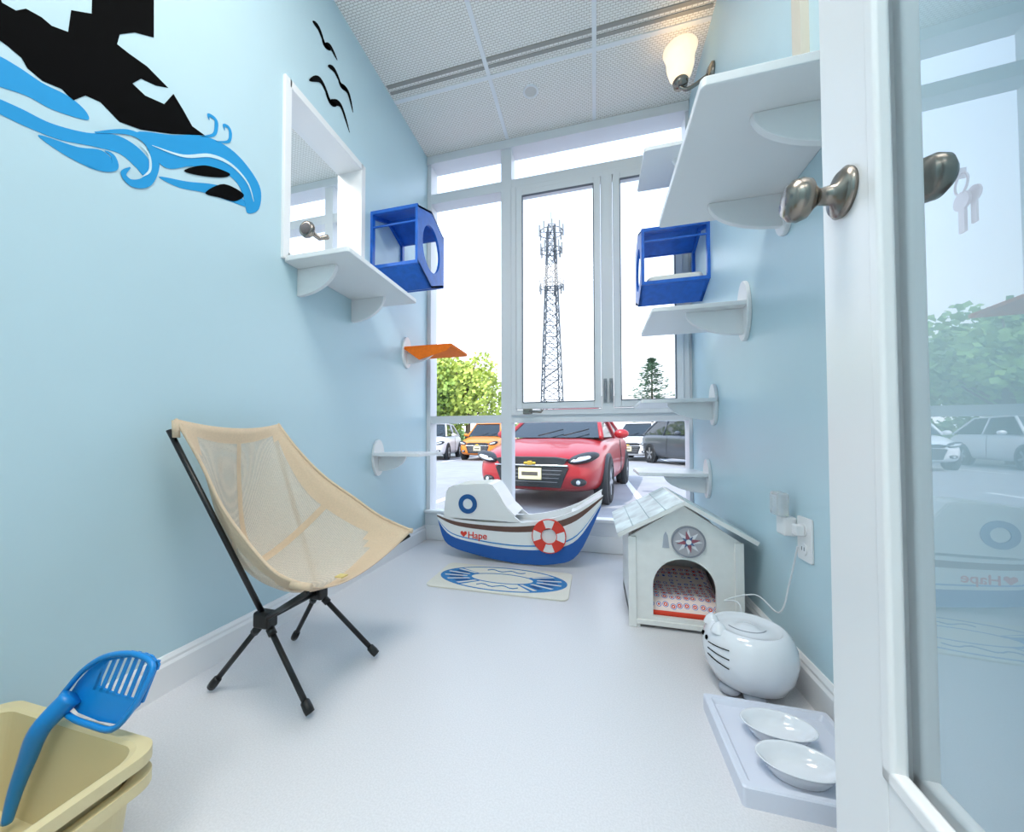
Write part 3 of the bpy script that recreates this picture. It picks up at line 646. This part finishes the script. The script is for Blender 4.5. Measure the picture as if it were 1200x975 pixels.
def car(name,loc,rz,col,suv=False):
    g=G(name,loc,rz,True); PT=mat('car_paint_'+str(len(bpy.data.materials)),col,.38,.1,coat=.4)
    k=1.13 if suv else 1.0; H=1.66 if suv else 1.45
    st=[(0,.55,.30,.58),(.06,.74,.24,.68),(.25,.84,.20,.76),(.6,.89,.18,.84),(1.1,.91,.18,.92),(1.7,.91,.18,.95),(3.2,.91,.18,.98),(4.0,.9,.2,1.0),(4.35,.86,.26,.97),(4.48,.72,.34,.85)]
    bm=bmesh.new(); R=[]
    for y,hw,zl,zt in st:
        zl*=1.15 if suv else 1; zt*=k
        half=[(0,zl),(hw*.8,zl),(hw*.97,zl+.08),(hw,(zl+zt)/2),(hw*.98,zt-.14),(hw*.88,zt-.03),(hw*.5,zt+.02),(hw*.42,zt+.005),(0,zt+.02)]
        ring=half+[(-a,b_) for a,b_ in half[-2:0:-1]]
        R.append([bm.verts.new((a,y,b_)) for a,b_ in ring])
    n=len(R[0])
    for A,B in zip(R[:-1],R[1:]):
        for i in range(n): bm.faces.new([A[i],A[(i+1)%n],B[(i+1)%n],B[i]])
    bm.faces.new(R[0]); bm.faces.new(R[-1]); add('body',bm,PT,g,smooth=True,sub=2)
    zb=.93*k
    y1,y2,y3=(1.75,3.6,4.35) if suv else (1.95,3.2,4.15)
    base=[(-.76,1.05,zb),(.76,1.05,zb),(.74,y3,zb+.04),(-.74,y3,zb+.04)]
    top=[(-.57,y1,H-.04),(.57,y1,H-.04),(.55,y2,H-.05),(-.55,y2,H-.05)]
    bm=bmesh.new(); A=[bm.verts.new(p) for p in base]; B=[bm.verts.new(p) for p in top]
    bm.faces.new(A);bm.faces.new(B)
    for i in range(4): bm.faces.new([A[i],A[(i+1)%4],B[(i+1)%4],B[i]])
    add('windows',bm,CG,g)
    prism('roof',rrect(-.6,.6,y1-.05,y2+.06,.12),'z',H-.055,H-.0,PT,g,bevel=.03)
    for i in range(4): tube('pillar_%d'%i,[base[i],top[i]],.035,PT,g)
    ym=(1.05+y3)/2+.1
    for s in (-1,1): tube('pillar_b%d'%s,[(s*.76,ym,zb),(s*.57,ym,H-.04)],.03,PT,g)
    r=.36 if suv else .33
    for i,(s,y) in enumerate(((-1,.85),(1,.85),(-1,3.55),(1,3.55))):
        Mx=T(s*.80,y,r)@RY(90*s)
        lathe('wheel_arch_%d'%i,[(0,.0),(r+.04,.0),(r+.045,.105),(r+.015,.114),(r,.11)],Mx,DARK,g,32)
        lathe('tyre_%d'%i,[(r*.62,-.08),(r*.95,-.08),(r,-.05),(r,.10),(r*.95,.125),(r*.66,.128),(r*.64,.10)],Mx,TY,g,32)
        lathe('rim_%d'%i,[(r*.66,.12),(r*.62,.10),(0,.095)],Mx,DARK,g,24)
        bm=bmesh.new()
        for q in range(5):
            a=2*math.pi*q/5; kk=len(bm.verts); bx(bm,0,r*.64,-.03,.03,.10,.12); bm.verts.ensure_lookup_table()
            bmesh.ops.transform(bm,matrix=Mx@Matrix.Rotation(a,4,'Z'),verts=bm.verts[kk:])
        add('spokes_%d'%i,bm,RIM,g)
    for s in (-1,1):
        ell('headlight_housing_%d'%s,(s*.665,.145,.66*k),(.215,.135,.066*k),DARK,g,RZ(s*30)@RY(-s*14))
        ell('headlight_%d'%s,(s*.655,.125,.66*k),(.185,.128,.050*k),HL,g,RZ(s*30)@RY(-s*14))
        ell('headlight_core_%d'%s,(s*.60,.06,.652*k),(.05,.07,.03),DARK,g)
        ell('fog_light_%d'%s,(s*.62,.055,.36*k),(.10,.05,.055),DARK,g,RZ(s*20))
        ell('fog_lamp_%d'%s,(s*.62,.02,.36*k),(.03,.03,.03),HL,g)
        ell('mirror_%d'%s,(s*1.0,1.5,zb+.06),(.11,.07,.075),PT,g)
        tube('wiper_%d'%s,[(s*.2,1.0,zb+.03),(s*.2+.35,1.2,zb+.13)],.01,DARK,g)
        tube('door_gap_%d'%s,[(s*.912,2.35,.3*k),(s*.915,2.35,.6*k),(s*.89,2.35,.9*k)],.006,SEAM,g,6)
    prism('upper_grille',[(-.50,.65*k),(-.44,.575*k),(.44,.575*k),(.50,.65*k),(.34,.675*k),(-.34,.675*k)],'y',-.008,.1,DARK,g,bevel=.01)
    prism('lower_grille',[(-.50,.535*k),(-.40,.28*k),(.40,.28*k),(.50,.535*k),(.44,.555*k),(-.44,.555*k)],'y',-.004,.1,DARK,g,bevel=.01)
    box('chrome_bar',-.50,.50,-.022,.05,.555*k,.575*k,CH,g,.006)
    boxes('grille_slats',[(-.42+.02*i,.42-.02*i,-.010,-.002,(.50-.05*i)*k,(.506-.05*i)*k) for i in range(4)],GREY,g)
    boxes('emblem',[(-.08,.08,-.034,-.01,.58*k,.607*k),(-.03,.03,-.035,-.01,.568*k,.62*k)],EM,g,.004)
    box('licence_plate',-.155,.155,-.03,-.0,.38*k,.53*k,PL,g,.004)
    box('plate_digits',-.11,.11,-.032,-.029,.43*k,.48*k,PI,g)
    return g
car('car',(-.82,4.9,-.2),-math.radians(9),'#a3141c')
car('car',(-4.75,15.0,-.2),0,'#e8821a',True)
car('car',(1.3,16.4,-.2),-math.radians(20),'#eef0f2',True)
car('car',(-7.0,14.6,-.2),math.radians(10),'#e8eaee',True)
car('car',(-10.6,14.8,-.2),math.radians(5),'#f0f1f3',True)
car('car',(4.1,12.6,-.2),math.radians(20),'#3a4048',True)
car('car',(4.2,19.5,-.2),math.radians(10),'#dfe3e8',False)

def leafy(name,x,y,hgt,rad,col,seed,n=3600):
    random.seed(seed); g=G(name,(x,y,-.2)); BK=mat('bark_%d'%seed,'#6a5a48',.9)
    tube('trunk',[(x,y,-.2),(x+.1,y,hgt*.35),(x,y+.1,hgt*.7)],[.22,.16,.08],BK,g)
    for i in range(7):
        a=i*.9; tube('branch_%d'%i,[(x,y,hgt*(.25+.05*i)),(x+rad*.6*math.cos(a),y+rad*.6*math.sin(a),hgt*(.45+.06*i))],[.08,.03],BK,g,6)
    bl=[(Vector((random.uniform(-1,1)*rad*.6,random.uniform(-1,1)*rad*.6,hgt*random.uniform(.32,.85))),rad*random.uniform(.35,.6)) for _ in range(16)]
    bm=bmesh.new()
    for i in range(n):
        c_,r=random.choice(bl); v=Vector((random.gauss(0,1),random.gauss(0,1),random.gauss(0,1))).normalized()*r*random.uniform(.6,1.05)
        p=Vector((x,y,-.2))+c_+v; s=random.uniform(.08,.17)
        a=Vector((random.gauss(0,1),random.gauss(0,1),random.gauss(0,1))).normalized(); b_=a.orthogonal().normalized()
        bm.faces.new([bm.verts.new(p+a*s),bm.verts.new(p+b_*s),bm.verts.new(p-a*s),bm.verts.new(p-b_*s)])
    add('foliage',bm,mat('leaf_%d'%seed,col,.7,noise=.35,nscale=1.2),g,recalc=False)
leafy('deciduous_tree',-8.3,24,7.0,2.6,'#b5c65a',1,4500)
leafy('deciduous_tree',-11.2,23.2,6.3,2.6,'#9bb957',2)
leafy('deciduous_tree',-14.5,24,6.5,3.2,'#8aad5f',3)
leafy('deciduous_tree',-12.0,19.5,6.0,2.2,'#8ab05f',4)
leafy('deciduous_tree',-19,19,5,2.5,'#8fb366',5)
def pine(name,x,y,hgt,seed):
    random.seed(seed); g=G(name,(x,y,-.2)); tube('trunk',[(x,y,-.2),(x,y,hgt)],[.2,.04],mat('pine_bark','#5a4a3c',.9),g)
    bm=bmesh.new()
    for i in range(3600):
        t=random.random()**.9; z=2.0+(hgt-2.0)*t; R=(1-t)**.6*hgt*.40*(.5+.5*math.sin(z*4.2)**2)+.1; a=random.uniform(0,6.28); r=R*random.uniform(.2,1)
        p=Vector((x+r*math.cos(a),y+r*math.sin(a),z-.1*r)); s=.22
        d_=Vector((math.cos(a),math.sin(a),.1)); e_=Vector((-math.sin(a),math.cos(a),random.uniform(-.5,.5)))
        bm.faces.new([bm.verts.new(p-d_*s),bm.verts.new(p+e_*s*.4),bm.verts.new(p+d_*s),bm.verts.new(p-e_*s*.4)])
    add('needles',bm,mat('pine_green','#7c9a80',.8,noise=.3,nscale=1),g,recalc=False)
pine('pine_tree',5.9,43,9.4,11)
box_b=G('distant_building',(-27,30,-.2))
BB=mat('beige_stucco','#cdbb9e',.8)
box('block',-34,-22,26,34,-.2,7.2,BB,box_b); box('cornice',-34.3,-21.7,25.7,34.3,7.2,7.6,WHITE,box_b)
boxes('storefront_windows',[(-33+2.4*i,-31.6+2.4*i,25.95,26,.8+3*j,2.6+3*j) for i in range(5) for j in range(2)],CG,box_b)
b2=G('low_shop_building',(12,60,-.2))
box('walls',2,32,58,66,-.2,5.0,mat('pale_wall','#d7d3cc',.8),b2); prism('gable_roof',[(57,5.0),(62,7.6),(67,5.0)],'x',1,33,mat('roof_shingle','#b0a9a4',.9),b2)
b3=G('tree_line',(0,75,-.2))
bm=bmesh.new(); random.seed(9)
for i in range(7000):
    x=random.uniform(-70,70); z=random.uniform(0,1)**.7*(3.4+1.2*math.sin(x*.3)+.6*math.sin(x*1.3)); p=Vector((x,75+random.uniform(-1.5,1.5),z-.2)); s=.4
    a=Vector((random.gauss(0,1),random.gauss(0,1),random.gauss(0,1))).normalized(); b_=a.orthogonal().normalized()
    bm.faces.new([bm.verts.new(p+a*s),bm.verts.new(p+b_*s),bm.verts.new(p-a*s),bm.verts.new(p-b_*s)])
add('hedge_foliage',bm,mat('hedge_green','#7d9a5c',.8,noise=.3,nscale=.5),b3,recalc=False)
tw=G('cell_tower',(-6.6,60.4,-.2)); TM=mat('galvanised_steel','#4a525a',.7,.1)
bm=bmesh.new(); HT=35.5; nl=20
def cor(z,k):
    w_=1.7*(1-z/HT)+.75; a=math.pi/4+k*math.pi/2+.3; return Vector((-6.6+w_*math.cos(a),60.4+w_*math.sin(a),z-.2))
for k in range(4): tubebm(bm,[cor(0,k),cor(HT,k)],.12,5)
for i in range(nl+1):
    z=HT*i/nl
    for k in range(4):
        tubebm(bm,[cor(z,k),cor(z,(k+1)%4)],.065,4)
        if i<nl:
            z2=HT*(i+1)/nl; tubebm(bm,[cor(z,k),cor(z2,(k+1)%4)],.06,4); tubebm(bm,[cor(z,(k+1)%4),cor(z2,k)],.06,4)
add('lattice',bm,TM,tw)
L=[]
for z,rr in ((34.5,1.9),(31.5,1.7),(25.5,1.9)):
    for k in range(9):
        a=2*math.pi*k/9; x=-6.6+rr*math.cos(a); y=60.4+rr*math.sin(a); L.append((x-.13,x+.13,y-.13,y+.13,z-1.0,z+.8))
boxes('antenna_panels',L,mat('antenna_grey','#6f767d',.6),tw)
bm=bmesh.new()
for z,rr in ((34.2,1.9),(31.2,1.7),(25.4,1.9)):
    tubebm(bm,[(-6.6+rr*math.cos(2*math.pi*k/12),60.4+rr*math.sin(2*math.pi*k/12),z) for k in range(12)],.08,5,True)
    for k in range(4): tubebm(bm,[(-6.6,60.4,z),(-6.6+rr*math.cos(math.pi/2*k+.3),60.4+rr*math.sin(math.pi/2*k+.3),z)],.07,4)
tubebm(bm,[(-6.6,60.4,35),(-6.6,60.4,37.5)],.06,5)
add('antenna_ring',bm,TM,tw)

# ---------- world & sun ----------
wd=bpy.data.worlds.new('sky'); bpy.context.scene.world=wd; wd.use_nodes=True; nt=wd.node_tree; bg=nt.nodes['Background']
tc=nt.nodes.new('ShaderNodeTexCoord'); sp=nt.nodes.new('ShaderNodeSeparateXYZ'); rp=nt.nodes.new('ShaderNodeValToRGB')
rp.color_ramp.elements[0].position=0; rp.color_ramp.elements[0].color=(.92,.95,1,1); rp.color_ramp.elements[1].position=.8; rp.color_ramp.elements[1].color=(.45,.62,.90,1)
nt.links.new(tc.outputs['Generated'],sp.inputs[0]); nt.links.new(sp.outputs['Z'],rp.inputs[0]); nt.links.new(rp.outputs[0],bg.inputs[0]); bg.inputs[1].default_value=2.45
sl=bpy.data.lights.new('sun','SUN'); sl.energy=4.0; sl.angle=.01; sl.color=(1,.96,.9)
o=bpy.data.objects.new('sun',sl); bpy.context.collection.objects.link(o); o.rotation_euler=Vector((.45,.75,-.9)).to_track_quat('-Z','Y').to_euler(); o.location=(-5,-10,15)

# ---------- camera ----------
cd=bpy.data.cameras.new('camera'); cam=bpy.data.objects.new('camera',cd); bpy.context.collection.objects.link(cam)
pitch=math.radians(1.4)
cd.sensor_width=36; cd.sensor_fit='HORIZONTAL'; cd.lens=440/1200*36; cd.shift_x=25/1200; cd.shift_y=(515-440*math.tan(pitch)-487.5)/1200; cd.clip_start=.02; cd.clip_end=500
cam.location=(0,0,.7); cam.rotation_euler=(math.radians(90)+pitch,0,math.atan2(.2672,.9636))
bpy.context.scene.camera=cam
vs=bpy.context.scene.view_settings; vs.view_transform='Standard'; vs.look='None'; vs.exposure=.15
